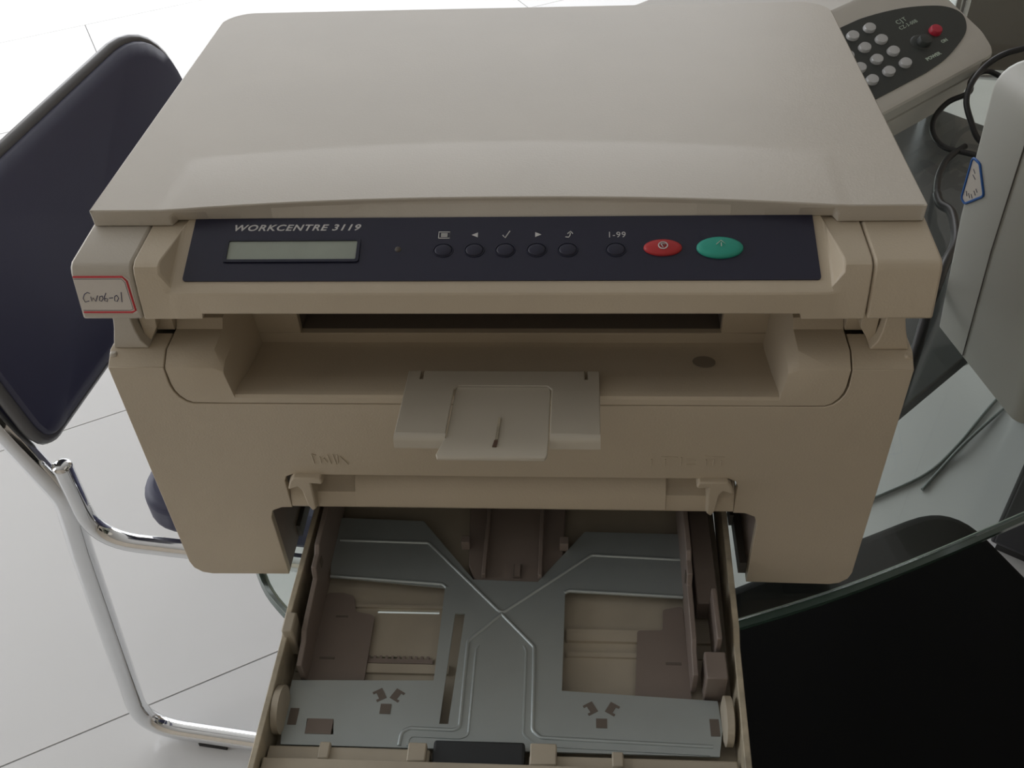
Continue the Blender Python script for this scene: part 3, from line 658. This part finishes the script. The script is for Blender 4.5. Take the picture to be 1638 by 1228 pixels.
# ------------------------------------------------------------------ white cased device at the right
wd = tag(empty('white_device', (.325, .26, TT), math.atan2(.2255, .9742)), 'white-cased office device standing upright on the glass at the right edge', 'office machine')
# local x runs to the right along the front, local y backwards; left face is x = 0
def rect(x0, x1, y0, y1, r, z): return [(*p, z) for p in rounded([(x0, y0), (x1, y0), (x1, y1), (x0, y1)], [r, .008, .008, .004], 5)]
R = [rect(.0, .20, -.117, .0, .012, .0005), rect(-.006, .20, -.117, .006, .012, .10), rect(-.008, .20, -.117, .010, .012, .195)] + [rect(-.008 + .022*(1-math.cos(a)), .20 - .01*(1-math.cos(a)), -.117 + .012*(1-math.cos(a)), .010 - .022*(1-math.cos(a)), .012, .200 + .026*math.sin(a)) for a in [math.pi/2*k/8 for k in range(9)]]
loft('case', R, 'white_case', wd, smooth=45)
seam = [(-.0006 - .006 * (z / .1 if z < .1 else 1 + (z - .1) / .1 * .33), -.040, z) for z in (.002, .05, .10, .15, .19)]
tube('case_seam', seam, .00045, 'chassis', wd, 6)
each('foot', [(.02, .04, -.10, -.08, 0, .001), (.15, .17, -.10, -.08, 0, .001), (.02, .04, -.03, -.01, 0, .001), (.15, .17, -.03, -.01, 0, .001)], 'rubber', wd)
# asset tag: local along-face coordinate is -y
def WF(s, z, h=0): return Vector((-.006 - (z - .10) * .02 - h, -s, z))
tagp = rounded([(-.008, .1485), (.000, .1475), (.014, .129), (.0, .112), (-.008, .1145)], .002, 3)
tgp = rounded([(-.0085, .1470), (.0010, .1470), (.0150, .1295), (-.0030, .1120), (-.0085, .1135)], .003, 3)
bm = bmesh.new(); bm_prism(bm, tgp, lambda p: WF(*p, -.0004), lambda p: WF(*p, .0004)); stk = finish(bm, 'asset_sticker', 'paper', wd); stk['label'] = 'white sticker with a blue border and faint handwriting'
bm = bmesh.new(); bm_tube(bm, [WF(*p, .0003) for p in tgp], .0010, 6, True); finish(bm, 'sticker_border', 'blueink', stk, smooth=60)
bm = bmesh.new()
for p in ([(-.004, .140), (-.001, .138)], [(-.003, .136), (.001, .1345)], [(-.005, .1215), (-.003, .1185)], [(-.002, .1215), (.0005, .1190)], [(.001, .1225), (.0035, .1205)], [(.003, .1265), (.006, .1245)], [(.0045, .1290), (.007, .1275)]):
    bm_tube(bm, [WF(*q, .0005) for q in p], .0003, 5)
finish(bm, 'handwriting', 'bluepen', stk)

# ------------------------------------------------------------------ cables
def cable(name, pts, r, m, label, cat='cable'):
    return tag(tube(name, spline([(x, y, z + TT) for x, y, z in pts], 8), r, m, None, 10), label, cat)
cable('data_cable', [(.56, .64, .0745), (.482, .611, .070), (.458, .605, .065), (.442, .599, .055), (.427, .580, .048), (.420, .563, .038), (.424, .549, .024), (.432, .538, .010), (.446, .530, .0035), (.47, .50, .0032)], .0030, 'cable', 'black cable dropping from the top right corner in front of the keypad machine')
cable('looped_cable', [(.475, .632, .030), (.465, .640, .032), (.450, .630, .034), (.436, .606, .036), (.432, .590, .0365), (.426, .586, .033), (.412, .588, .024), (.398, .575, .014), (.394, .557, .0065), (.399, .536, .0035), (.417, .524, .0032), (.44, .512, .0032)], .0028, 'cable', 'thin black cable coiled in a loop on the glass behind the white device')
cable('power_cord', [(.420, .536, .0034), (.406, .522, .0040), (.393, .505, .0042), (.380, .478, .0050), (.369, .445, .0090), (.364, .418, .0125), (.366, .392, .0190), (.352, .336, .0280), (.328, .288, .0380), (.308, .246, .0300), (.291, .207, .0160), (.272, .172, .0080), (.247, .166, .0050), (.224, .180, .0048)], [.0032] * 34 + [.0042] * 71, 'cable', 'thick black power cord curving down between the beige printer and white device', 'cord')
tag(tube('floor_wire', spline([(.90, 1.09, .003), (.764, .942, .003), (.678, .841, .003), (.611, .776, .003), (.519, .724, .003), (.45, .69, .003)], 6), .0028, 'greycable', None, 8), 'thin grey wire on the tiles, bending towards the printer', 'wire')
tag(tube('floor_wire', spline([(.93, 1.07, .0032), (.783, .934, .0032), (.690, .842, .0085), (.640, .790, .0032), (.597, .742, .0032)], 6), .0028, 'greycable', None, 8), 'thin grey wire on the tiles, running right of the bending one', 'wire')
